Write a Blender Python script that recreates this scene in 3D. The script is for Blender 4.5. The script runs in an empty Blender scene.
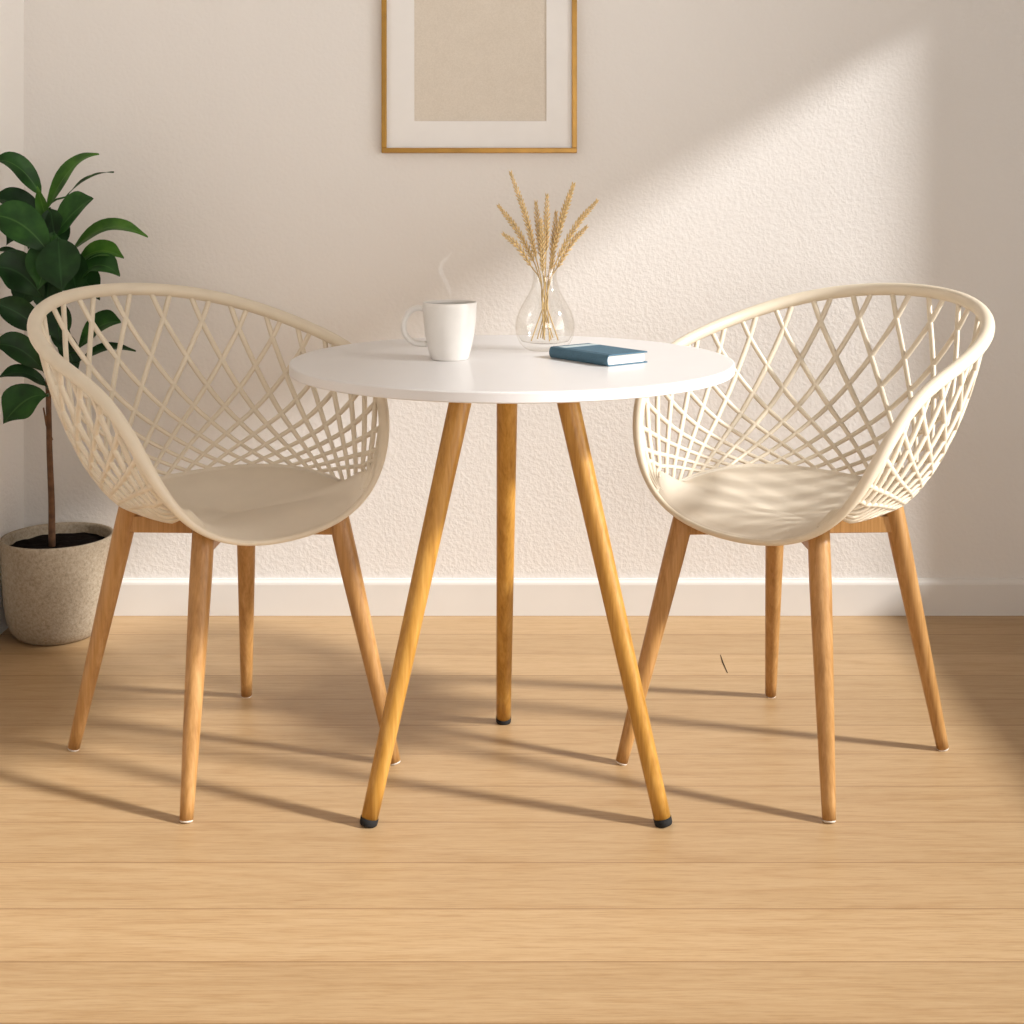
import bpy, bmesh, math, random
from mathutils import Vector, Matrix, noise as mnoise
random.seed(7)
PI = math.pi
col = bpy.context.scene.collection
scene = bpy.context.scene

# ------------------------------------------------------------------ camera
F_PX, HOR, CAM_H = 1337.0, 190.0, 1.0455
cd = bpy.data.cameras.new('camera'); cam = bpy.data.objects.new('camera', cd); col.objects.link(cam)
cam.location = (0, 0, CAM_H); cam.rotation_euler = (PI/2, 0, 0)
cd.sensor_width = 36.0; cd.lens = 36.0*F_PX/1024.0; cd.shift_y = -(512-HOR)/1024.0
cd.clip_start = 0.05
scene.camera = cam

def at(px, py, d):
    """measured photo point at a known distance -> metres"""
    return Vector(((px-512)*d/F_PX, d, CAM_H-(py-HOR)*d/F_PX))

# ------------------------------------------------------------------ helpers
def link(name, bm_or_me, mat, parent=None, smooth=True):
    if isinstance(bm_or_me, bmesh.types.BMesh):
        me = bpy.data.meshes.new(name)
        bmesh.ops.recalc_face_normals(bm_or_me, faces=bm_or_me.faces[:])
        bm_or_me.to_mesh(me); bm_or_me.free()
    else:
        me = bm_or_me
    if smooth:
        for p in me.polygons: p.use_smooth = True
    o = bpy.data.objects.new(name, me); col.objects.link(o)
    if mat: me.materials.append(mat)
    if parent: o.parent = parent
    return o

def thing(name, label, cat, loc=(0, 0, 0), rz=0, group=None):
    o = bpy.data.objects.new(name, None); col.objects.link(o)
    o.empty_display_size = .05
    o.location = loc; o.rotation_euler = (0, 0, rz)
    o['label'] = label; o['category'] = cat
    if group: o['group'] = group
    return o

def struct(name, bm, mat, smooth=False):
    o = link(name, bm, mat, None, smooth); o['kind'] = 'structure'; return o

def box(bm, c, s, rot=None, bevel=0):
    M = Matrix.Translation(Vector(c))
    if rot is not None: M = M @ rot
    r = bmesh.ops.create_cube(bm, size=1, matrix=M @ Matrix.Diagonal((s[0], s[1], s[2], 1)))
    if bevel:
        es = list({e for v in r['verts'] for e in v.link_edges})
        bmesh.ops.bevel(bm, geom=es, offset=bevel, segments=2, affect='EDGES', profile=.5)

def box2(bm, a, b, bevel=0):
    box(bm, [(a[i]+b[i])/2 for i in range(3)], [abs(b[i]-a[i]) for i in range(3)], None, bevel)

def tube(bm, pts, rad, seg=10, closed=False, caps=True, flat=None):
    """sweep along points; rad: number or list; flat=(list of normals, ratio) squashes along the normal"""
    n = len(pts); pts = [Vector(p) for p in pts]
    if not isinstance(rad, (list, tuple)): rad = [rad]*n
    tang = []
    for i in range(n):
        if closed: t = pts[(i+1) % n]-pts[(i-1) % n]
        else: t = pts[min(i+1, n-1)]-pts[max(i-1, 0)]
        tang.append(t.normalized() if t.length > 1e-9 else Vector((0, 0, 1)))
    ref = Vector((0, 0, 1)) if abs(tang[0].z) < .9 else Vector((1, 0, 0))
    nrm = (ref-tang[0]*ref.dot(tang[0])).normalized()
    rings = []
    for i in range(n):
        if flat: nrm = flat[0][i]
        nn = nrm-tang[i]*nrm.dot(tang[i])
        nrm = nn.normalized() if nn.length > 1e-6 else nrm
        b = tang[i].cross(nrm)
        k = flat[1] if flat else 1
        rings.append([bm.verts.new(pts[i]+(nrm*math.cos(2*PI*j/seg)*k+b*math.sin(2*PI*j/seg))*rad[i]) for j in range(seg)])
    for i in range(n if closed else n-1):
        a, c = rings[i], rings[(i+1) % n]
        for j in range(seg):
            bm.faces.new((a[j], a[(j+1) % seg], c[(j+1) % seg], c[j]))
    if caps and not closed:
        bm.faces.new(rings[0]); bm.faces.new(rings[-1])

def lathe(bm, prof, seg=64, c=(0, 0, 0), cap0=False, cap1=False):
    rings = []
    for r, z in prof:
        if r < 1e-6: rings.append([bm.verts.new((c[0], c[1], c[2]+z))])
        else: rings.append([bm.verts.new((c[0]+r*math.cos(2*PI*j/seg), c[1]+r*math.sin(2*PI*j/seg), c[2]+z)) for j in range(seg)])
    for a, b in zip(rings, rings[1:]):
        for j in range(seg):
            k = (j+1) % seg
            if len(a) == 1 and len(b) == 1: continue
            if len(a) == 1: bm.faces.new((a[0], b[j], b[k]))
            elif len(b) == 1: bm.faces.new((a[j], a[k], b[0]))
            else: bm.faces.new((a[j], a[k], b[k], b[j]))
    if cap0 and len(rings[0]) > 1: bm.faces.new(rings[0])
    if cap1 and len(rings[-1]) > 1: bm.faces.new(rings[-1])

def smoothstep(a, b, x):
    x = min(1, max(0, (x-a)/(b-a))); return x*x*(3-2*x)

def spline(pts, n):
    """Catmull-Rom through 3D points"""
    pts = [Vector(p) for p in pts]; P = [2*pts[0]-pts[1]]+pts+[2*pts[-1]-pts[-2]]
    out = []
    m = len(pts)-1
    for i in range(n):
        t = i/(n-1)*m; k = min(int(t), m-1); u = t-k
        a, b, c, d = P[k:k+4]
        out.append(.5*((2*b)+(c-a)*u+(2*a-5*b+4*c-d)*u*u+(3*b-a-3*c+d)*u**3))
    return out

# ------------------------------------------------------------------ materials
class NT:
    def __init__(s, name):
        s.m = bpy.data.materials.new(name); s.m.use_nodes = True
        s.t = s.m.node_tree; s.n = s.t.nodes; s.b = s.n['Principled BSDF']; s.out = s.n['Material Output']
    def new(s, typ, **kw):
        x = s.n.new(typ)
        for k, v in kw.items():
            if hasattr(x, k): setattr(x, k, v)
            else: x.inputs[k].default_value = v
        return x
    def l(s, a, b): s.t.links.new(a, b)
    def coords(s, scale=(1, 1, 1), loc=(0, 0, 0), kind='Object'):
        tc = s.new('ShaderNodeTexCoord'); mp = s.new('ShaderNodeMapping')
        mp.inputs['Scale'].default_value = scale; mp.inputs['Location'].default_value = loc
        s.l(tc.outputs[kind], mp.inputs['Vector']); return mp.outputs['Vector']
    def noise(s, vec, scale, detail=4, rough=.5, dist=0):
        x = s.new('ShaderNodeTexNoise'); x.inputs['Scale'].default_value = scale
        x.inputs['Detail'].default_value = detail; x.inputs['Roughness'].default_value = rough
        x.inputs['Distortion'].default_value = dist
        if vec: s.l(vec, x.inputs['Vector'])
        return x.outputs['Fac']
    def ramp(s, fac, stops):
        x = s.new('ShaderNodeValToRGB'); e = x.color_ramp.elements
        while len(e) < len(stops): e.new(.5)
        for el, (p, c) in zip(e, stops): el.position = p; el.color = (*c, 1) if len(c) == 3 else c
        s.l(fac, x.inputs['Fac']); return x.outputs['Color']
    def mix(s, fac, a, b, mode='MIX'):
        x = s.new('ShaderNodeMix', data_type='RGBA', blend_type=mode)
        for sock, v in ((x.inputs[0], fac), (x.inputs[6], a), (x.inputs[7], b)):
            if isinstance(v, bpy.types.NodeSocket): s.l(v, sock)
            elif isinstance(v, (int, float)): sock.default_value = v
            else: sock.default_value = (*v, 1)
        return x.outputs[2]
    def bump(s, h, strength, dist=.002):
        x = s.new('ShaderNodeBump'); x.inputs['Strength'].default_value = strength; x.inputs['Distance'].default_value = dist
        s.l(h, x.inputs['Height']); s.l(x.outputs['Normal'], s.b.inputs['Normal'])
    def base(s, v):
        if isinstance(v, bpy.types.NodeSocket): s.l(v, s.b.inputs['Base Color'])
        else: s.b.inputs['Base Color'].default_value = (*v, 1)
    def p(s, **kw):
        for k, v in kw.items(): s.b.inputs[k.replace('_', ' ')].default_value = v
        return s

def plain(name, c, rough=.5, var=.06, scale=30, bump=0, **kw):
    n = NT(name); v = n.coords()
    d = tuple(max(0, x*(1-var)) for x in c); u = tuple(min(1, x*(1+var)) for x in c)
    f = n.noise(v, scale)
    n.base(n.ramp(f, [(.3, d), (.7, u)])); n.p(Roughness=rough, **kw)
    if bump: n.bump(f, bump)
    return n.m

def wall_mat(name, c):
    n = NT(name); v = n.coords()
    a = n.noise(v, 120, 3, .5); big = n.noise(v, 1.3, 2)
    n.base(n.mix(big, tuple(x*.97 for x in c), tuple(min(1, x*1.02) for x in c))); n.p(Roughness=.92)
    n.b.inputs['Specular IOR Level'].default_value = .2
    r = n.ramp(a, [(.35, (0, 0, 0)), (.65, (1, 1, 1))])
    n.bump(r, .17, .003); return n.m

def wood_mat(name, dark, mid, light, rough=.45, zs=3):
    n = NT(name); v = n.coords((60, 60, zs)); g = n.noise(v, 1.4, 5, .6, .4)
    v2 = n.coords((160, 160, 6)); g2 = n.noise(v2, 2, 3)
    c = n.ramp(g, [(.28, dark), (.5, mid), (.72, light)])
    c = n.mix(.25, c, n.ramp(g2, [(.35, dark), (.65, light)]))
    n.base(c); n.p(Roughness=rough); n.bump(g2, .12, .001); return n.m

M_wall = wall_mat('wall_plaster', (.82, .79, .76))
M_wall_left_lit = wall_mat('wall_plaster_left_lit', (.90, .875, .85))  # same plaster made paler: window light on this wall put into the colour
M_ceiling = plain('ceiling_paint', (.50, .47, .43), .9, .02)
M_trim = plain('white_trim_paint', (.77, .745, .715), .45, .015, 8)
M_shell = plain('cream_plastic', (.71, .62, .485), .42, .025, 18)
M_seat = plain('cream_plastic_seat', (.68, .595, .48), .5, .03, 14)
M_cwood = wood_mat('beech_wood', (.30, .14, .035), (.44, .225, .07), (.55, .31, .12), .4)
M_twood = wood_mat('golden_oak_wood', (.30, .130, .014), (.46, .222, .034), (.58, .32, .075), .38)
M_top = plain('white_laminate', (.72, .70, .695), .3, .012, 10)
M_edge = plain('white_edge_band', (.78, .74, .71), .4, .015, 30)
M_black = plain('black_rubber', (.006, .0055, .005), .85, .1)
M_glide = plain('clear_nylon_glide', (.72, .66, .58), .4, .05)
M_mug = plain('white_ceramic', (.74, .71, .67), .28, .02, 60)
M_coffee = plain('black_coffee', (.06, .025, .012), .08, .1)
M_blue = plain('blue_book_cloth', (.058, .130, .185), .75, .12, 400, .25)
M_blue_d = plain('blue_book_joint', (.02, .06, .10), .7, .1)
M_band = plain('pale_cover_band', (.44, .51, .53), .6, .06, 200)
M_soil = plain('dark_soil', (.006, .004, .003), 1.0, .5, 120, 1.0); M_soil.node_tree.nodes['Principled BSDF'].inputs['Specular IOR Level'].default_value = .05
M_bark = plain('brown_bark', (.14, .066, .03), .8, .35, 60, .4)
M_gold = plain('gold_frame', (.40, .215, .04), .35, .12, 25, 0, Metallic=.45)
M_mat = plain('white_mat_board', (.86, .84, .82), .8, .01)
M_straw = plain('wheat_straw', (.58, .40, .17), .7, .2, 90)
M_ear = plain('wheat_ear', (.70, .50, .235), .7, .28, 160)

def picture_mat():
    n = NT('plain_beige_paper'); v = n.coords(); f = n.noise(v, 260, 3, .7); g = n.noise(v, 25, 3)
    c = n.ramp(f, [(.3, (.66, .59, .50)), (.7, (.76, .69, .60))])
    n.base(n.mix(.2, c, n.ramp(g, [(.35, (.66, .59, .50)), (.65, (.76, .69, .60))]))); n.p(Roughness=.85); return n.m
M_pic = picture_mat()

def pot_mat():
    n = NT('speckled_stoneware'); v = n.coords(); f = n.noise(v, 150, 4, .7); g = n.noise(v, 420, 2, .6)
    c = n.ramp(f, [(.30, (.25, .195, .13)), (.5, (.37, .30, .215)), (.72, (.45, .375, .285))])
    c = n.mix(n.ramp(g, [(.30, (1, 1, 1)), (.36, (0, 0, 0))]), c, (.22, .16, .10))
    n.base(c); n.p(Roughness=.85); n.bump(f, .35, .003); return n.m
M_pot = pot_mat()

def leaf_mat(name, dark, mid, light, rib):
    n = NT(name); tc = n.new('ShaderNodeTexCoord'); sp = n.new('ShaderNodeSeparateXYZ'); n.l(tc.outputs['UV'], sp.inputs[0])
    f = n.noise(tc.outputs['Object'], 22, 3, .5)
    c = n.ramp(f, [(.3, dark), (.5, mid), (.75, light)])
    m = n.new('ShaderNodeMath', operation='SUBTRACT'); n.l(sp.outputs['X'], m.inputs[0]); m.inputs[1].default_value = .5
    a = n.new('ShaderNodeMath', operation='ABSOLUTE'); n.l(m.outputs[0], a.inputs[0])
    r = n.ramp(a.outputs[0], [(.0, (.75, .75, .75)), (.035, (0, 0, 0))])
    n.base(n.mix(r, c, rib)); n.p(Roughness=.45)
    n.b.inputs['Specular IOR Level'].default_value = .22
    return n.m
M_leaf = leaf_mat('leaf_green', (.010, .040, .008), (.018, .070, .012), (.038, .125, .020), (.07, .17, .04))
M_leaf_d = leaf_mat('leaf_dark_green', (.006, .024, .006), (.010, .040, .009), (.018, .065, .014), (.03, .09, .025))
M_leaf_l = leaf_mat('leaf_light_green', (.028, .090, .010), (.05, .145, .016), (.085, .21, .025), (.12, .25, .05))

def floor_mat():
    n = NT('oak_plank_floor'); PW = .1335
    v = n.coords((1, 1, 1), (2.0, -.0755, 0))
    br = n.new('ShaderNodeTexBrick', offset=.5, offset_frequency=2)
    n.l(v, br.inputs['Vector'])
    for k, x in (('Scale', 1), ('Mortar Size', .0011), ('Mortar Smooth', .2), ('Bias', 0), ('Brick Width', 8.0), ('Row Height', PW)):
        br.inputs[k].default_value = x
    br.inputs['Color1'].default_value = (0, 0, 0, 1); br.inputs['Color2'].default_value = (1, 1, 1, 1); br.inputs['Mortar'].default_value = (.5, .5, .5, 1)
    # a different grain offset for each plank
    tc = n.new('ShaderNodeTexCoord'); off = n.new('ShaderNodeVectorMath', operation='MULTIPLY_ADD')
    n.l(br.outputs['Color'], off.inputs[0]); off.inputs[1].default_value = (7.3, 3.1, 5.7); n.l(tc.outputs['Object'], off.inputs[2])
    def stretched(s, scale, det, rough, dist):
        mp = n.new('ShaderNodeMapping'); mp.inputs['Scale'].default_value = s; n.l(off.outputs[0], mp.inputs['Vector'])
        return n.noise(mp.outputs['Vector'], scale, det, rough, dist)
    g1 = stretched((1.1, 16, 1), 1.6, 5, .6, .9)      # broad figure
    g2 = stretched((11, 210, 1), 1.5, 5, .7, .2)     # fine pores
    mp = n.new('ShaderNodeMapping'); mp.inputs['Scale'].default_value = (.55, 7.5, 1); n.l(off.outputs[0], mp.inputs['Vector'])
    fg = n.noise(mp.outputs['Vector'], 1.0, 2, .4, .2)
    mu = n.new('ShaderNodeMath', operation='MULTIPLY'); n.l(fg, mu.inputs[0]); mu.inputs[1].default_value = 26
    fr = n.new('ShaderNodeMath', operation='PINGPONG'); n.l(mu.outputs[0], fr.inputs[0]); fr.inputs[1].default_value = 1
    rings = n.ramp(fr.outputs[0], [(.0, (.47, .255, .10)), (.28, (.60, .375, .18)), (1, (.66, .43, .22))])
    c = n.ramp(g1, [(.26, (.47, .27, .115)), (.5, (.60, .375, .18)), (.74, (.68, .45, .235))])
    c = n.mix(.42, c, rings)
    c = n.mix(.42, c, n.ramp(g2, [(.34, (.40, .22, .085)), (.5, (.62, .40, .20)), (.66, (.72, .49, .27))]))
    tint = n.ramp(br.outputs['Color'], [(0, (.75, .77, .80)), (1, (.85, .885, .94))])
    c = n.mix(1.0, c, tint, 'MULTIPLY')
    c = n.mix(br.outputs['Fac'], c, (.25, .13, .05))
    n.base(c)
    rr = n.new('ShaderNodeMapRange'); n.l(g2, rr.inputs[0]); rr.inputs[3].default_value = .36; rr.inputs[4].default_value = .52
    n.l(rr.outputs[0], n.b.inputs['Roughness'])
    inv = n.new('ShaderNodeMath', operation='MULTIPLY_ADD'); n.l(br.outputs['Fac'], inv.inputs[0]); inv.inputs[1].default_value = -1.5; n.l(g2, inv.inputs[2])
    n.bump(inv.outputs[0], .16, .0015)
    return n.m
M_floor = floor_mat()

def glass_mat():
    n = NT('clear_glass'); g = n.new('ShaderNodeBsdfGlossy'); g.inputs['Roughness'].default_value = .02; g.inputs['Color'].default_value = (1, 1, 1, 1)
    t = n.new('ShaderNodeBsdfTransparent'); lw = n.new('ShaderNodeLayerWeight'); lw.inputs['Blend'].default_value = .5
    c = n.ramp(lw.outputs['Facing'], [(.0, (.985, .985, .98)), (.75, (.97, .965, .955)), (.90, (.90, .88, .85)), (1, (.36, .32, .28))])
    n.l(c, t.inputs['Color'])
    f = n.ramp(lw.outputs['Facing'], [(0, (.04, .04, .04)), (.6, (.055, .055, .055)), (.88, (.14, .14, .14)), (1, (.5, .5, .5))])
    m = n.new('ShaderNodeMixShader'); n.l(f, m.inputs[0])
    n.l(t.outputs[0], m.inputs[1]); n.l(g.outputs[0], m.inputs[2]); n.l(m.outputs[0], n.out.inputs['Surface']); return n.m
M_glass = glass_mat()

def steam_mat():
    n = NT('steam_vapour'); n.n.remove(n.b)
    v = n.new('ShaderNodeVolumePrincipled'); v.inputs['Color'].default_value = (1, 1, 1, 1); v.inputs['Anisotropy'].default_value = .2
    tc = n.coords(); f = n.noise(tc, 70, 2)
    mr = n.new('ShaderNodeMapRange'); n.l(f, mr.inputs[0]); mr.inputs[1].default_value = .3; mr.inputs[2].default_value = .7; mr.inputs[3].default_value = 20; mr.inputs[4].default_value = 110
    v.inputs['Emission Color'].default_value = (1, .97, .93, 1); v.inputs['Emission Strength'].default_value = 0
    n.l(mr.outputs[0], v.inputs['Density']); n.l(v.outputs[0], n.out.inputs['Volume']); return n.m
M_steam = steam_mat()

# ------------------------------------------------------------------ room
YB, XL, XR, ZC, Y0 = 3.297, -1.2035, 1.60, 2.55, -1.2
b = bmesh.new(); box2(b, (XL-.1, Y0, -.06), (XR+.12, YB+.1, 0)); floor = struct('floor', b, M_floor)
b = bmesh.new(); tube(b, [at(720.5, 655, 1397.8/(655-190))+Vector((0, 0, .0004)), at(723, 663, 1397.8/(663-190))+Vector((0, 0, .0006)), at(727.5, 673, 1397.8/(673-190))+Vector((0, 0, .0004))], [.0006, .0011, .0006], 6)
o = link('scratch', b, M_soil, floor); o['label'] = 'short dark hairline scratch'
b = bmesh.new(); box2(b, (XL-.1, YB, 0), (XR+.12, YB+.1, ZC)); struct('wall_back', b, M_wall)
b = bmesh.new(); box2(b, (XL-.1, Y0, 0), (XL, YB, ZC)); struct('wall_left', b, M_wall_left_lit)
WY0, WY1, WZ0, WZ1 = .35, 3.095, .42, 1.88      # daylight opening in the right-hand wall
b = bmesh.new()
box2(b, (XR, Y0, 0), (XR+.12, YB, WZ0)); box2(b, (XR, Y0, WZ1), (XR+.12, YB, ZC))
box2(b, (XR, Y0, WZ0), (XR+.12, WY0, WZ1)); box2(b, (XR, WY1, WZ0), (XR+.12, YB, WZ1))
struct('wall_right', b, M_wall)
b = bmesh.new(); box2(b, (XL-.1, Y0, ZC), (XR+.12, YB+.1, ZC+.06)); struct('ceiling', b, M_ceiling)
b = bmesh.new()
prof = [(0, 0), (-.014, 0), (-.014, .076), (-.0125, .081), (-.008, .085), (-.006, .0885), (0, .0885)]
va = [b.verts.new((XL, YB+y, z)) for y, z in prof]; vb = [b.verts.new((XR, YB+y, z)) for y, z in prof]
for i in range(len(prof)-1): b.faces.new((va[i], va[i+1], vb[i+1], vb[i]))
b.faces.new(va); b.faces.new(vb)
struct('baseboard_back', b, M_trim)
b = bmesh.new(); w = .05
box2(b, (XR-.01, WY0-w, WZ0-w), (XR+.02, WY0, WZ1+w)); box2(b, (XR-.01, WY1, WZ0-w), (XR+.02, WY1+w, WZ1+w))
box2(b, (XR-.01, WY0, WZ1), (XR+.02, WY1, WZ1+w)); box2(b, (XR-.03, WY0, WZ0-w), (XR+.02, WY1, WZ0))
struct('window_1', b, M_trim)

# ------------------------------------------------------------------ picture on the wall
fd = YB-.02
a0, a1 = at(381.5, 153, fd), at(577, 153, fd)
x0, x1, zb, zt = a0.x, a1.x, a0.z, a0.z+.68
pf = thing('picture_frame', 'gold framed blank beige picture with wide white mat hanging on wall', 'picture frame', ((x0+x1)/2, YB, zb))
def loc(parent, p): return Vector(p)-Vector(parent.location)
fw = .0125; W = (x1-x0)/2; Hh = zt-zb
b = bmesh.new()
for (p0, p1) in (((-W, -.024, 0), (W, 0, fw)), ((-W, -.024, Hh-fw), (W, 0, Hh)), ((-W, -.024, fw), (-W+fw, 0, Hh-fw)), ((W-fw, -.024, fw), (W, 0, Hh-fw))):
    box2(b, p0, p1, .0015)
link('frame', b, M_gold, pf, False)
mx0, mx1, mz = at(414, 121, fd).x-pf.location.x, at(546.5, 121, fd).x-pf.location.x, at(414, 121, fd).z-zb
b = bmesh.new(); zt2 = Hh-mz
for (p0, p1) in (((-W+fw, -.014, fw), (W-fw, -.008, mz)), ((-W+fw, -.014, zt2), (W-fw, -.008, Hh-fw)), ((-W+fw, -.014, mz), (mx0, -.008, zt2)), ((mx1, -.014, mz), (W-fw, -.008, zt2))):
    box2(b, p0, p1)
link('mat_board', b, M_mat, pf, False)
b = bmesh.new(); box2(b, (mx0-.004, -.009, mz-.004), (mx1+.004, -.004, zt2+.004)); link('picture', b, M_pic, pf, False)

# ------------------------------------------------------------------ table
TZ, TD, TR = .75, 2.343, .3855
tb = thing('dining_table', 'round white pedestal-free dining table on three splayed golden wooden legs', 'table', (0, TD, 0))
tb['label'] = 'round white dining table on three splayed golden wooden legs'
b = bmesh.new()
lathe(b, [(0, TZ-.018), (TR-.004, TZ-.018), (TR-.0012, TZ-.0172), (TR, TZ-.016), (TR, TZ-.0155), (TR, TZ-.0030), (TR, TZ-.0024), (TR-.0009, TZ-.0008), (TR-.003, TZ), (TR-.005, TZ), (TR-.02, TZ), (0, TZ)], 160)
link('tabletop', b, M_top, tb)
legs = [(at(368, 825, 2.201), at(466.7, 372, 2.298)), (at(664, 825, 2.201), at(561.5, 372, 2.298)), (at(503.5, 722, 2.627), at(507.5, 372, 2.425))]
for foot, top in legs:
    foot = Vector((foot.x, foot.y-TD, 0)); top = Vector((top.x, top.y-TD, TZ-.0185))
    d = (top-foot)
    b = bmesh.new(); N = 14
    tube(b, [foot+d*(.016+(1-.016)*i/N) for i in range(N+1)], [.0142+(.0195-.0142)*min(1, (i/N)*1.05) for i in range(N+1)], 28)
    lg = link('leg', b, M_twood, tb)
    b = bmesh.new(); tube(b, [foot+Vector((0, 0, .0002)), foot+d*.004, foot+d*.0165], [.0135, .0148, .0150], 24)
    o = link('foot_cap', b, M_black, lg); o['label'] = 'black rubber foot cap'

# ------------------------------------------------------------------ chairs
RA = (.3238, .0143, .0251); RB = (-.2819, -.0677, -.0065, .0017); RZ = (.6695, .1941, -.034, .0117, .0069, -.0043)
def rim(t):
    return Vector((.988*sum(a*math.sin((k+1)*t) for k, a in enumerate(RA)), .988*sum(a*math.cos((k+1)*t) for k, a in enumerate(RB)), sum(a*math.cos(k*t) for k, a in enumerate(RZ))))
def base(t):
    n = 2.466; sn, cs = math.sin(t), math.cos(t)
    r = 1/(abs(sn)**n+abs(cs)**n)**(1/n)
    B = Vector((.2043*r*sn, (.2258-.1294)/2-(.2258+.1294)/2*r*cs, .4896+.0095*cs-.0044*math.cos(2*t)))
    R = rim(t); w = smoothstep(math.radians(115.2), math.radians(150), abs(t))
    c = Vector((0, .03, .455)); Q = c+(R-c)*.94; Q.z = R.z+.004
    return B.lerp(Q, w)
def shell(t, s):
    B = base(t); R = rim(t); k = .6476-.0487*math.cos(t)
    C = Vector((B.x+(R.x-B.x)*k, B.y+(R.y-B.y)*k, B.z+(R.z-B.z)*.2314))
    return B*(1-s)**2+C*(2*s*(1-s))+R*(s*s)
def shell_n(t, s):
    e = .01
    a = shell(t+e, s)-shell(t-e, s); c = shell(t, min(1, s+e))-shell(t, max(0, s-e))
    n = a.cross(c); return n.normalized() if n.length > 1e-9 else Vector((0, 0, 1))
# (s, degrees swung) along a strand, from the rim s=1 down to the seat s=0
SW = spline([(q, d, 0) for q, d in ((1, 0), (.88, 3.3), (.72, 9), (.6, 14), (.47, 20.5), (.36, 27.5), (.26, 34.8), (.15, 44), (.07, 52), (0, 59.5))], 46)
def strand(t_rim, sgn):
    out = []
    for q in SW:
        t = t_rim+sgn*math.radians(q.y)
        if abs(t) > math.radians(148): break
        out.append((t, min(1, max(q.x, 0))))
    return out

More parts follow.
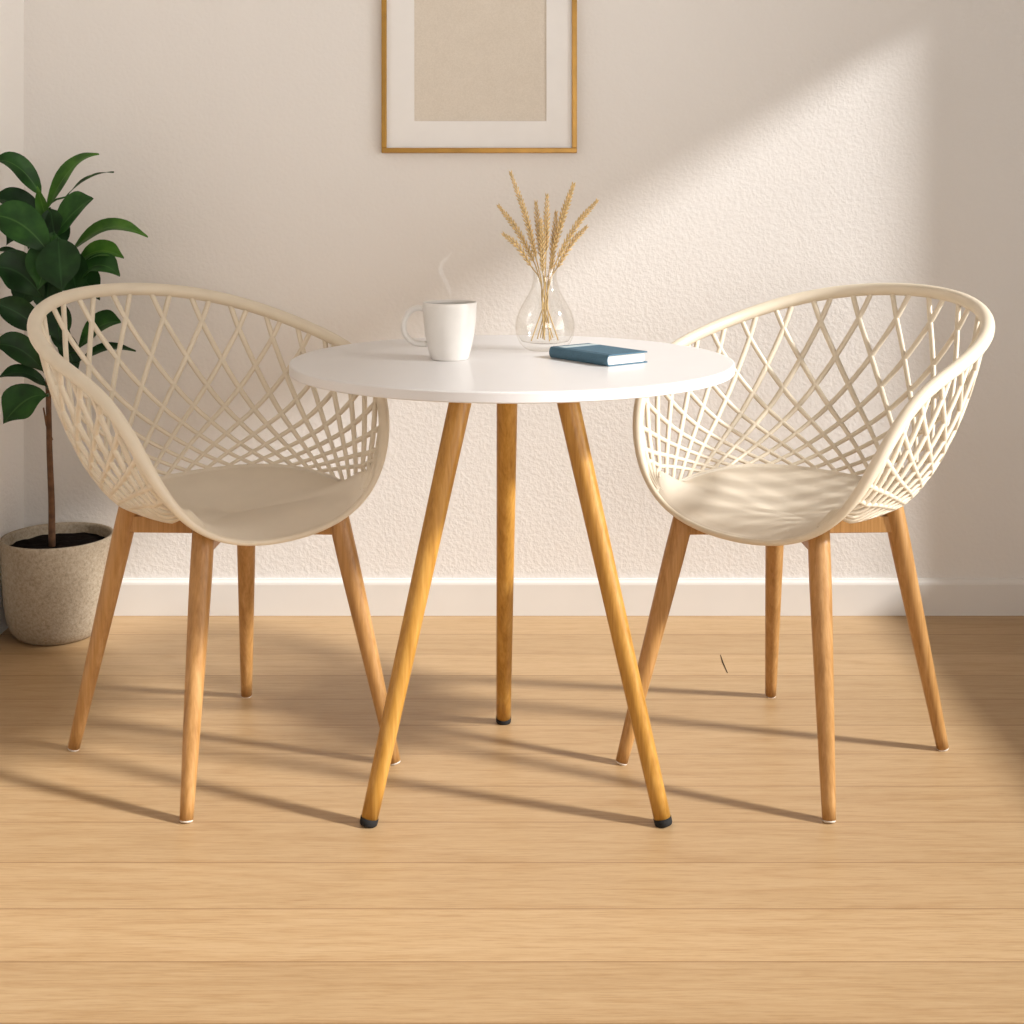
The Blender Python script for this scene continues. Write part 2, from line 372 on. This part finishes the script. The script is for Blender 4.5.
YAW, CX, CY = .7178, .5441, 2.4738
def make_chair(mir, label, pos, rz, fdx):
    ch = thing('lattice_armchair', label, 'chair', pos, rz, None)
    sx = mir
    def L(v): return Vector((v.x*sx, v.y, v.z))
    # --- moulded seat pan
    b = bmesh.new(); NR, NT_ = 18, 120; cen = Vector((0, .045, .463)); rings = []
    zz = [[cen.z+(base(-PI+2*PI*j/NT_).z-cen.z)*(i/NR) for j in range(NT_)] for i in range(NR+1)]
    dr, dt = 1/NR, 2*PI/NT_
    for it in range(400):                                   # relax to a smooth membrane between the edges
        cz = sum(zz[1])/NT_; zz[0] = [cz]*NT_
        for i in range(1, NR):
            r = i*dr; wr, wt = 1/dr**2, 1/(r*dt)**2; a = zz[i]
            up_, dn_ = zz[i+1], zz[i-1]; k1, k2 = wr+1/(2*r*dr), wr-1/(2*r*dr)
            zz[i] = [(k1*up_[j]+k2*dn_[j]+wt*(a[j-1]+a[(j+1) % NT_]))/(2*wr+2*wt) for j in range(NT_)]
    dish = lambda r: .011*(1-r*r)**1.3
    c0 = b.verts.new(L(Vector((cen.x, cen.y, zz[0][0]-dish(0)))))
    for i in range(1, NR+1):
        r = i/NR; ring = []
        for j in range(NT_):
            p = cen.lerp(base(-PI+2*PI*j/NT_), r); p.z = zz[i][j]-dish(r)
            ring.append(b.verts.new(L(p)))
        rings.append(ring)
    for j in range(NT_): b.faces.new((c0, rings[0][j], rings[0][(j+1) % NT_]))
    for a, c in zip(rings, rings[1:]):
        for j in range(NT_): b.faces.new((a[j], a[(j+1) % NT_], c[(j+1) % NT_], c[j]))
    # solid web joining pan and rim at the front corners
    prev = rings[-1]
    for i in range(1, 7):
        ring = []
        for j in range(NT_):
            t = -PI+2*PI*j/NT_
            ss = .03+.97*smoothstep(math.radians(139), math.radians(149), abs(t))
            ring.append(b.verts.new(L(shell(t, ss*i/6))))
        for j in range(NT_): b.faces.new((prev[j], prev[(j+1) % NT_], ring[(j+1) % NT_], ring[j]))
        prev = ring
    o = link('seat', b, M_seat, ch)
    m = o.modifiers.new('solid', 'SOLIDIFY'); m.thickness = .006; m.offset = 0
    # --- rim
    N = 200; pts = []; rad = []
    for i in range(N):
        t = -PI+2*PI*i/N; pts.append(L(rim(t)))
        k = smoothstep(math.radians(112), math.radians(160), abs(t))
        rad.append((.0128-.0020*smoothstep(.6, 1.8, abs(t)))*(1-k)+.0052*k)
    b = bmesh.new(); tube(b, pts, rad, 18, closed=True); link('rim', b, M_shell, ch)
    # --- woven-look lattice
    b = bmesh.new()
    for sgn in (1, -1):
        for k in range(-13, 14):
            tr = math.radians(2.4-3.05*sgn+11.55*k)
            if abs(tr) > math.radians(146): continue
            st = strand(tr, sgn)
            if len(st) < 3: continue
            P, Rr, Nn = [], [], []
            for t, s in st:
                n = shell_n(t, s); n = L(n)
                P.append(L(shell(t, s))+n*(.0012*sgn*sx*0))
                Rr.append(.0040+.0016*smoothstep(.05, .65, s)); Nn.append(n)
            tube(b, P, Rr, 8, flat=(Nn, .8))
    link('lattice', b, M_shell, ch)
    # --- legs
    LG = [((-.189, .182), (-.115, .113, .438)), ((.195, .279), (.147, .174, .423)), ((.219, -.187), (.138, -.095, .452)), ((-.158, -.218), (-.1006, -.1365, .452))]
    tops = []
    for (fx, fy), tp in LG:
        foot = Vector((fx, fy, 0)); tp = Vector(tp)
        foot += Vector((math.sin(YAW)*fdx, math.cos(YAW)*fdx, 0))
        zt_ = .458 if fy > 0 else .486
        top = foot+(tp-foot)*(zt_/tp.z); d = top-foot
        b = bmesh.new(); n_ = 16
        rr = [.0112+(.0192-.0112)*min(1, (i/n_)*1.25)**.9 for i in range(n_+1)]
        tube(b, [L(foot+d*(.008+.992*i/n_)) for i in range(n_+1)], rr, 24)
        lg = link('leg', b, M_cwood, ch)
        b = bmesh.new(); tube(b, [L(foot+Vector((0, 0, .0002))), L(foot+d*.004), L(foot+d*.0085)], [.0095, .0108, .0108], 20)
        o = link('foot_glide', b, M_glide, lg); o['label'] = 'pale plastic foot glide'
        tops.append((foot, d))
    for i in range(2):      # crossed under-seat braces
        f0, d0 = tops[i]; f1, d1 = tops[i+2]
        z_ = .430-.004*i
        p0 = f0+d0*(z_/d0.z); p1 = f1+d1*(z_/d1.z)
        b = bmesh.new(); a, c = L(p0), L(p1); v = c-a
        box(b, (a+c)/2, (v.length, .024, .030), Matrix.Rotation(math.atan2(v.y, v.x), 4, 'Z'), .0015)
        link('cross_brace', b, M_cwood, ch, False)
    return ch
c, s = math.cos(YAW), math.sin(YAW)
make_chair(-1, 'cream lattice-back armchair on the left, in front of the potted plant', (-CX, CY, 0), math.atan2(-c, -s), -.0075)['group'] = 'armchairs at the round table'
make_chair(1, 'cream lattice-back armchair on the right, standing under the sunlit wall', (CX-.0037, CY, 0), math.atan2(c, -s), .003)['group'] = 'armchairs at the round table'

# ------------------------------------------------------------------ mug
mg = thing('coffee_mug', 'white ceramic mug of dark coffee with handle at left, on the table', 'mug', (-.1088, 2.335, TZ))
b = bmesh.new()
lathe(b, [(0, .001), (.026, .001), (.028, .0), (.031, .0), (.0325, .0015), (.0335, .004), (.0375, .018), (.0415, .036), (.0445, .056), (.0462, .076), (.0469, .092), (.0471, .098), (.0467, .1), (.0455, .1003), (.0446, .099), (.0442, .094), (.0434, .076), (.0415, .056), (.0385, .036), (.034, .016), (.028, .007), (0, .006)], 72)
link('mug_body', b, M_mug, mg)
b = bmesh.new()
hp = [(-.0445, .088), (-.056, .0895), (-.067, .085), (-.0765, .074), (-.0805, .060), (-.0785, .046), (-.070, .0345), (-.057, .0275), (-.0405, .0265)]
pts = spline([(x, 0, z) for x, z in hp], 40)
b2 = [Vector((0, 1, 0))]*40
tube(b, pts, [.0052]*40, 14, flat=(b2, 1.35)); link('handle', b, M_mug, mg)
b = bmesh.new(); lathe(b, [(0, .0955), (.030, .0955), (.0440, .0953), (.0438, .0930), (0, .0920)], 48); link('coffee', b, M_coffee, mg)
# steam
st = thing('steam', 'thin white wisp of steam curling up above the mug', 'steam', (-.1088, 2.335, TZ+.09))
sp = [(451, 298), (449, 289), (444.5, 279), (440.5, 270), (442, 263), (448, 257), (453, 251)]
pts = spline([at(x, y, 2.335)-Vector(st.location) for x, y in sp], 36)
b = bmesh.new(); tube(b, pts, [.0012+.0042*math.sin(PI*min(1, (i/35)*.93+.05))**.8*(1-.45*i/35) for i in range(36)], 12)
link('wisp', b, M_steam, st)

# ------------------------------------------------------------------ vase and wheat
VX, VY = .0608, 2.465
b = bmesh.new()
vout = [(0, .0005), (.022, .0), (.030, .001), (.038, .005), (.0465, .014), (.0528, .028), (.0548, .042), (.0535, .056), (.0480, .073), (.0400, .088), (.0315, .102), (.0250, .116), (.0220, .129), (.0215, .138), (.0225, .147), (.0245, .1535)]
vin = [(.0232, .1535), (.0208, .146), (.0199, .138), (.0204, .129), (.0234, .116), (.0299, .102), (.0384, .088), (.0464, .073), (.0518, .056), (.0530, .042), (.0508, .029), (.043, .0175), (.030, .0145), (0, .0138)]
lathe(b, vout+vin, 72)
vs = link('glass_vase', b, M_glass, None); vs.location = (VX, VY, TZ)
vs['label'] = 'clear teardrop glass vase holding dried wheat, behind the blue book'; vs['category'] = 'vase'

wheat = [  # tip, where the ear starts, label
    ((511, 174), (536, 258), 'tallest dried wheat stalk in the vase, tip leaning left'),
    ((499.5, 207), (534, 262), 'dried wheat stalk arching left, middle of the three leftward ones'),
    ((504.5, 235), (531, 266), 'lowest dried wheat stalk on the left side of the vase'),
    ((536, 204), (541, 256), 'short upright dried wheat stalk left of the vase centre'),
    ((547, 197), (546, 252), 'upright dried wheat stalk rising straight above the vase centre'),
    ((573, 186), (553, 252), 'tall thick dried wheat stalk leaning right of centre'),
    ((596, 202), (558, 258), 'dried wheat stalk reaching farthest right, tip bent outward'),
    ((585.5, 228), (557, 268), 'lowest dried wheat stalk on the right side of the vase'),
    ((541, 222), (543, 272), 'short dried wheat stalk low in the centre of the bunch, nearest front'),
    ((556, 214), (551, 270), 'short dried wheat stalk low in the bunch, right of centre'),
]
def kernel(bm, p, d, side, ln, wd):
    d = d.normalized(); side = (side-d*side.dot(d)).normalized(); up = d.cross(side)
    rings = []
    for f, r in ((0, .25), (.25, .85), (.5, 1.0), (.78, .6)):
        rings.append([bm.verts.new(p+d*ln*f+(side*math.cos(a)*.8+up*math.sin(a))*wd*r) for a in (k*PI/3 for k in range(6))])
    tip = bm.verts.new(p+d*ln)
    for a, c in zip(rings, rings[1:]):
        for j in range(6): bm.faces.new((a[j], a[(j+1) % 6], c[(j+1) % 6], c[j]))
    for j in range(6): bm.faces.new((rings[-1][j], rings[-1][(j+1) % 6], tip))
    bm.faces.new(rings[0][::-1])
for i, (tip, es, lab) in enumerate(wheat):
    dd = VY+[.0, .010, -.008, .012, -.004, .004, -.006, .010, -.022, .018][i]
    T = at(*tip, dd); E = at(*es, dd*.35+VY*.65)
    # stalks cross in the neck and fan out again at the foot
    lean = (tip[0]-545)/50
    ft = Vector((VX-lean*.022+(.004 if i % 2 else -.003), VY+(-.013 if i % 2 else .012)*(1 if i < 5 else -.7), TZ+.0180+.002*(i % 3)))
    nk = Vector((VX+lean*.010, VY+(dd-VY)*.3, TZ+.128)); nl = Vector((VX+lean*.001+[-.004, .003, -.002, .005, 0, .004, -.003, .002, -.005, .0015][i], VY+(dd-VY)*.1+(.004 if i % 2 else -.004), TZ+.085))
    o = thing('wheat_stalk', lab, 'dried wheat', ft, 0, 'dried wheat stalks in the glass vase')
    mid = E.lerp(T, .5); bow = Vector((0, 0, .010*min(1, abs(lean)))) if abs(lean) > .4 else Vector()
    if i == 0: bow = Vector((.004, 0, 0))
    path = spline([q-ft for q in (ft, nl, nk, E, mid+bow, T)], 80)
    b = bmesh.new(); tube(b, path[:62], [.00115]*62, 6); link('stem', b, M_straw, o)
    b = bmesh.new(); k0 = 48; ear = path[k0:]
    n_e = int((T-E).length/.0040)
    for j in range(n_e):
        f = j/(n_e-1); q = f*(len(ear)-1); m0 = int(min(q, len(ear)-2)); p = ear[m0].lerp(ear[m0+1], q-m0)
        d = (ear[m0+1]-ear[m0]).normalized()
        sidev = Vector((d.z, 0, -d.x)); front = Vector((0, -1, 0))
        size = (.74+.34*math.sin(PI*min(1, f+.1)))*(1.15 if i == 5 else 1); spread = 1-.45*smoothstep(.7, 1, f)
        for a in ((0, 2.09, 4.19) if j % 2 else (1.05, 3.14, 5.24)):
            sv = sidev*math.cos(a)+front*math.sin(a)
            dv = d*1.0+sv*(.58+.2*random.random())*spread
            kernel(b, p+sv*.0008, dv, sv, .0100*size, .0020*size)
            if random.random() < .35:
                aw = p+dv.normalized()*.007*size
                tube(b, [aw, aw+(d+sv*.30)*.007*size], [.0003, .00008], 3, caps=False)
    kernel(b, ear[-1]-d*.003, d, sidev, .008, .0014)
    link('ear', b, M_ear, o)

# ------------------------------------------------------------------ book
e1, e2 = Vector((.067, 2.357)), Vector((.1604, 2.235)); e3 = Vector((.2327, 2.288))
le = (e2-e1).length; we = .090; th = .0195
ang = math.atan2(e2.y-e1.y, e2.x-e1.x)
bk = thing('hardcover_book', 'small blue clothbound hardcover book lying closed on the table', 'book', (e1.x, e1.y, TZ), ang)
# local x along spine (towards viewer right), y away from the spine
bd = .0022
b = bmesh.new(); n_ = 10; sec_o, sec_i = [], []
for i in range(n_+1):
    a = -PI/2+PI*i/n_
    sec_o.append((.004-.0062*math.cos(a), th/2+th/2*math.sin(a))); sec_i.append((.004-.0042*math.cos(a), th/2+(th/2-bd)*math.sin(a)))
outline = [(we, 0)]+sec_o+[(we, th), (we, th-bd)]+sec_i[::-1]+[(we, bd)]
v0 = [b.verts.new((0, y, z)) for y, z in outline]; v1 = [b.verts.new((le, y, z)) for y, z in outline]
m = len(outline)
for i in range(m): b.faces.new((v0[i], v0[(i+1) % m], v1[(i+1) % m], v1[i]))
for vv in (v0, v1):
    no, ni = n_+1, n_+1
    O = vv[0:no+2]; I = list(reversed(vv[no+2:]))
    for i in range(len(O)-1): b.faces.new((O[i], O[i+1], I[i+1], I[i]))
link('cover', b, M_blue, bk, False)
def page_mat():
    n = NT('book_pages'); v = n.coords((1, 1, 900)); f = n.noise(v, 1, 2); n.base(n.ramp(f, [(.3, (.72, .67, .60)), (.7, (.86, .82, .76))])); n.p(Roughness=.8); return n.m
b = bmesh.new(); sec = []
for i in range(9):
    a = -PI/2+PI*i/8
    sec.append((.0045-.0038*math.cos(a), th/2+(th/2-bd-.0001)*math.sin(a)))
fore = [(we-.004+.0018*math.cos(a)-.0018, th/2+(th/2-bd-.0001)*math.sin(a)) for a in (PI/2-PI*i/6 for i in range(7))]
outl = sec+fore
v0 = [b.verts.new((.003, y, z)) for y, z in outl]; v1 = [b.verts.new((le-.003, y, z)) for y, z in outl]; m = len(outl)
for i in range(m): b.faces.new((v0[i], v0[(i+1) % m], v1[(i+1) % m], v1[i]))
b.faces.new(v0); b.faces.new(v1)
link('page_block', b, page_mat(), bk, False)
b = bmesh.new(); box2(b, (.012, .008, th-.0004), (.030, we-.002, th+.0004)); o = link('cover_band', b, M_band, bk, False); o['label'] = 'pale strip across the cover'
b = bmesh.new(); box2(b, (.0, .007, th-.0004), (le, .0095, th+.0003)); link('hinge_groove', b, M_blue_d, bk, False)

# ------------------------------------------------------------------ potted plant
PX, PY = -1.069, 3.148
pl = thing('potted_plant', 'tall broad-leaved green houseplant in a speckled stoneware pot', 'potted plant', (PX, PY, 0))
b = bmesh.new()
lathe(b, [(0, 0), (.080, 0), (.088, .003), (.097, .010), (.107, .024), (.1145, .045), (.1195, .075), (.1235, .12), (.1265, .17), (.1285, .222), (.1285, .2285), (.1270, .2325), (.1235, .2335), (.1200, .2318), (.1185, .226), (.1175, .20), (.116, .15), (0, .14)], 96)
link('pot', b, M_pot, pl)
b = bmesh.new(); N = 14
ringp = []
c0 = b.verts.new((0, 0, .214))
for i in range(1, N+1):
    r = .1178*i/N
    ringp.append([b.verts.new((r*math.cos(a), r*math.sin(a), .212+.006*mnoise.noise(Vector((r*40*math.cos(a), r*40*math.sin(a), 3)))-.004*(i/N)**4)) for a in (2*PI*j/60 for j in range(60))])
for j in range(60): b.faces.new((c0, ringp[0][j], ringp[0][(j+1) % 60]))
for a, c_ in zip(ringp, ringp[1:]):
    for j in range(60): b.faces.new((a[j], a[(j+1) % 60], c_[(j+1) % 60], c_[j]))
link('soil', b, M_soil, pl)
base_p = Vector((PX, PY, 0))
stem_px = [(52, 541, 3.14), (51.5, 500, 3.13), (49.5, 450, 3.12), (48.5, 400, 3.11), (47, 350, 3.10), (46, 300, 3.10), (47, 250, 3.10), (47, 205, 3.10)]
stem = spline([at(*q)-base_p for q in stem_px], 60)
stem[0].z = .205
b = bmesh.new(); tube(b, stem, [.0082-.0048*i/59 for i in range(60)], 12)
tube(b, [at(52, 440, 3.12)-base_p, at(46.5, 425, 3.11)-base_p, at(43.5, 408, 3.09)-base_p], [.003, .0025, .002], 8)
link('stem', b, M_bark, pl)
# leaves: base px, tip px, depth base, depth tip, bow (px up at mid), half width (m), roll, shade, roundness
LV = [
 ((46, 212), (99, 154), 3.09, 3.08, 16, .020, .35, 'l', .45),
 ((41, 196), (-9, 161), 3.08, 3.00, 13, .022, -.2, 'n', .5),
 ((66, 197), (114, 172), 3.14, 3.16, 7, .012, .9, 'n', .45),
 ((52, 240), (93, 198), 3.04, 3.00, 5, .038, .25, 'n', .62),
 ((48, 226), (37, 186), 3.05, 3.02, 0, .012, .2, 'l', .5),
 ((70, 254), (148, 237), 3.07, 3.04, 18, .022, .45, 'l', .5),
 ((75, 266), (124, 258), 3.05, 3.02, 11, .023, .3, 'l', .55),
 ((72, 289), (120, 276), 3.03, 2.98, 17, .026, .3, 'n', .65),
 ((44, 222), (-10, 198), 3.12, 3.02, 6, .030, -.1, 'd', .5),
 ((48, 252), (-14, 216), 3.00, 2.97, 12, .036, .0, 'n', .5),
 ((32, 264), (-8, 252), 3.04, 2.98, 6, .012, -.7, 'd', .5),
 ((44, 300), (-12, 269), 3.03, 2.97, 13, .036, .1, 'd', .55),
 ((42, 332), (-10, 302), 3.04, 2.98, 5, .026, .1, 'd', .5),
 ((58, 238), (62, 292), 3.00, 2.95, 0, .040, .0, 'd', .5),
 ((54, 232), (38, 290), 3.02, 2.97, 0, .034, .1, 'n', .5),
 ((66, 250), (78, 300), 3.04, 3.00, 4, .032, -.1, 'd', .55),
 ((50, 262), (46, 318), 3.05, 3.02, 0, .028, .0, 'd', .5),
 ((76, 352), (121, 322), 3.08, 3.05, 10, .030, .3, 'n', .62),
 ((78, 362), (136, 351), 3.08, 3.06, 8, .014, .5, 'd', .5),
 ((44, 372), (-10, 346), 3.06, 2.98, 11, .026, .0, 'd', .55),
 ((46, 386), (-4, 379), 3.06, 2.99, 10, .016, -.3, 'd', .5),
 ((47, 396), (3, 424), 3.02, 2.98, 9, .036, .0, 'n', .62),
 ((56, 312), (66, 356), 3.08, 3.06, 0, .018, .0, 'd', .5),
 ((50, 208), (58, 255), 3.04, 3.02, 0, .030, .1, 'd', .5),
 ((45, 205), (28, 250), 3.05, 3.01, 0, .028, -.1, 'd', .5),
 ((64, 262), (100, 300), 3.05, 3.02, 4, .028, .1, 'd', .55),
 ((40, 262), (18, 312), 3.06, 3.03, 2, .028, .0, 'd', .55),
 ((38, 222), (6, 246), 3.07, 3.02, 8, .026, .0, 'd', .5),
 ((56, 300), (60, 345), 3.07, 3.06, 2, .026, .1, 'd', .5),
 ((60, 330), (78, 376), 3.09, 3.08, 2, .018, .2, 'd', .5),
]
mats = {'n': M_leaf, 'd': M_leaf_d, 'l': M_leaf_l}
def nearest_stem(p):
    return min(stem, key=lambda q: (q-p).length)
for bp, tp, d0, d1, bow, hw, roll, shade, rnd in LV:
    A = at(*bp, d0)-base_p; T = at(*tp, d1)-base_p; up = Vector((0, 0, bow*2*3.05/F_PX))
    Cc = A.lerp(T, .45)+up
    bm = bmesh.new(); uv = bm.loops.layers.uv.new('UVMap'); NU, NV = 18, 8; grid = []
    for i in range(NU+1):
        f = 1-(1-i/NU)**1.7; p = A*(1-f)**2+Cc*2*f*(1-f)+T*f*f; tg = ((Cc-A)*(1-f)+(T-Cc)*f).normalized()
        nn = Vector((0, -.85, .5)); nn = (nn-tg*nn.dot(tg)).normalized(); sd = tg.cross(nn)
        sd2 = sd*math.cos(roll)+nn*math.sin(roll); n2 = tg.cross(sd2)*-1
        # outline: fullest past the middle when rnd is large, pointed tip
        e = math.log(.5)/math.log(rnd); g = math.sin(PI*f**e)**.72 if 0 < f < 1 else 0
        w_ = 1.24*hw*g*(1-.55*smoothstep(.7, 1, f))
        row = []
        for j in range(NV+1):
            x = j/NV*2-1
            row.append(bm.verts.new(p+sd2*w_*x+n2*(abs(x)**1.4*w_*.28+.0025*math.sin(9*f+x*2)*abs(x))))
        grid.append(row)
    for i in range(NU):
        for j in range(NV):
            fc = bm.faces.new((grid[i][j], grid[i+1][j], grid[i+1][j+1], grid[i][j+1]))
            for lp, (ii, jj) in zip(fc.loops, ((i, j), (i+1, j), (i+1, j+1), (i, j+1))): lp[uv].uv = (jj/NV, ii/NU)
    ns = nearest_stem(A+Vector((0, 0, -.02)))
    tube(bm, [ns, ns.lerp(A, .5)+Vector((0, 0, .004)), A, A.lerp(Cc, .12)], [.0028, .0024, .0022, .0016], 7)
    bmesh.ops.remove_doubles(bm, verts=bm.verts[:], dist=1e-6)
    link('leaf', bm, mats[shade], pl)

# ------------------------------------------------------------------ light
def lamp(name, typ, **kw):
    l = bpy.data.lights.new(name, typ); o = bpy.data.objects.new(name, l); col.objects.link(o)
    for k, v in kw.items(): setattr(l, k, v)
    return o
sun = lamp('sun', 'SUN', energy=5.4, angle=math.radians(5.0), color=(1.0, .995, .98))
sun.rotation_euler = Vector((-1, .32, -.62)).to_track_quat('-Z', 'Y').to_euler()
win = lamp('window_daylight', 'AREA', energy=25, spread=math.radians(115), shape='RECTANGLE', size=1.9, size_y=WZ1-WZ0, color=(1.0, .96, .91))
win.location = (XR+.10, 1.35, (WZ0+WZ1)/2); win.rotation_euler = Vector((-1, .1, .42)).to_track_quat('-Z', 'Z').to_euler()
fr = lamp('front_fill', 'AREA', energy=22, spread=math.radians(110), shape='RECTANGLE', size=2.2, size_y=1.1, color=(1.0, .945, .895))  # added fill, unseen behind the camera, lifts the walls
fr.location = (1.1, -.9, 1.25); fr.rotation_euler = Vector((-.08, 1, .34)).to_track_quat('-Z', 'Z').to_euler()
w = bpy.data.worlds.new('world'); scene.world = w; w.use_nodes = True
w.node_tree.nodes['Background'].inputs[0].default_value = (1.0, .96, .91, 1); w.node_tree.nodes['Background'].inputs[1].default_value = .12
scene.view_settings.view_transform = 'Standard'; scene.view_settings.look = 'None'
scene.cycles.volume_bounces = 6
scene.view_settings.exposure = .05; scene.view_settings.gamma = 1
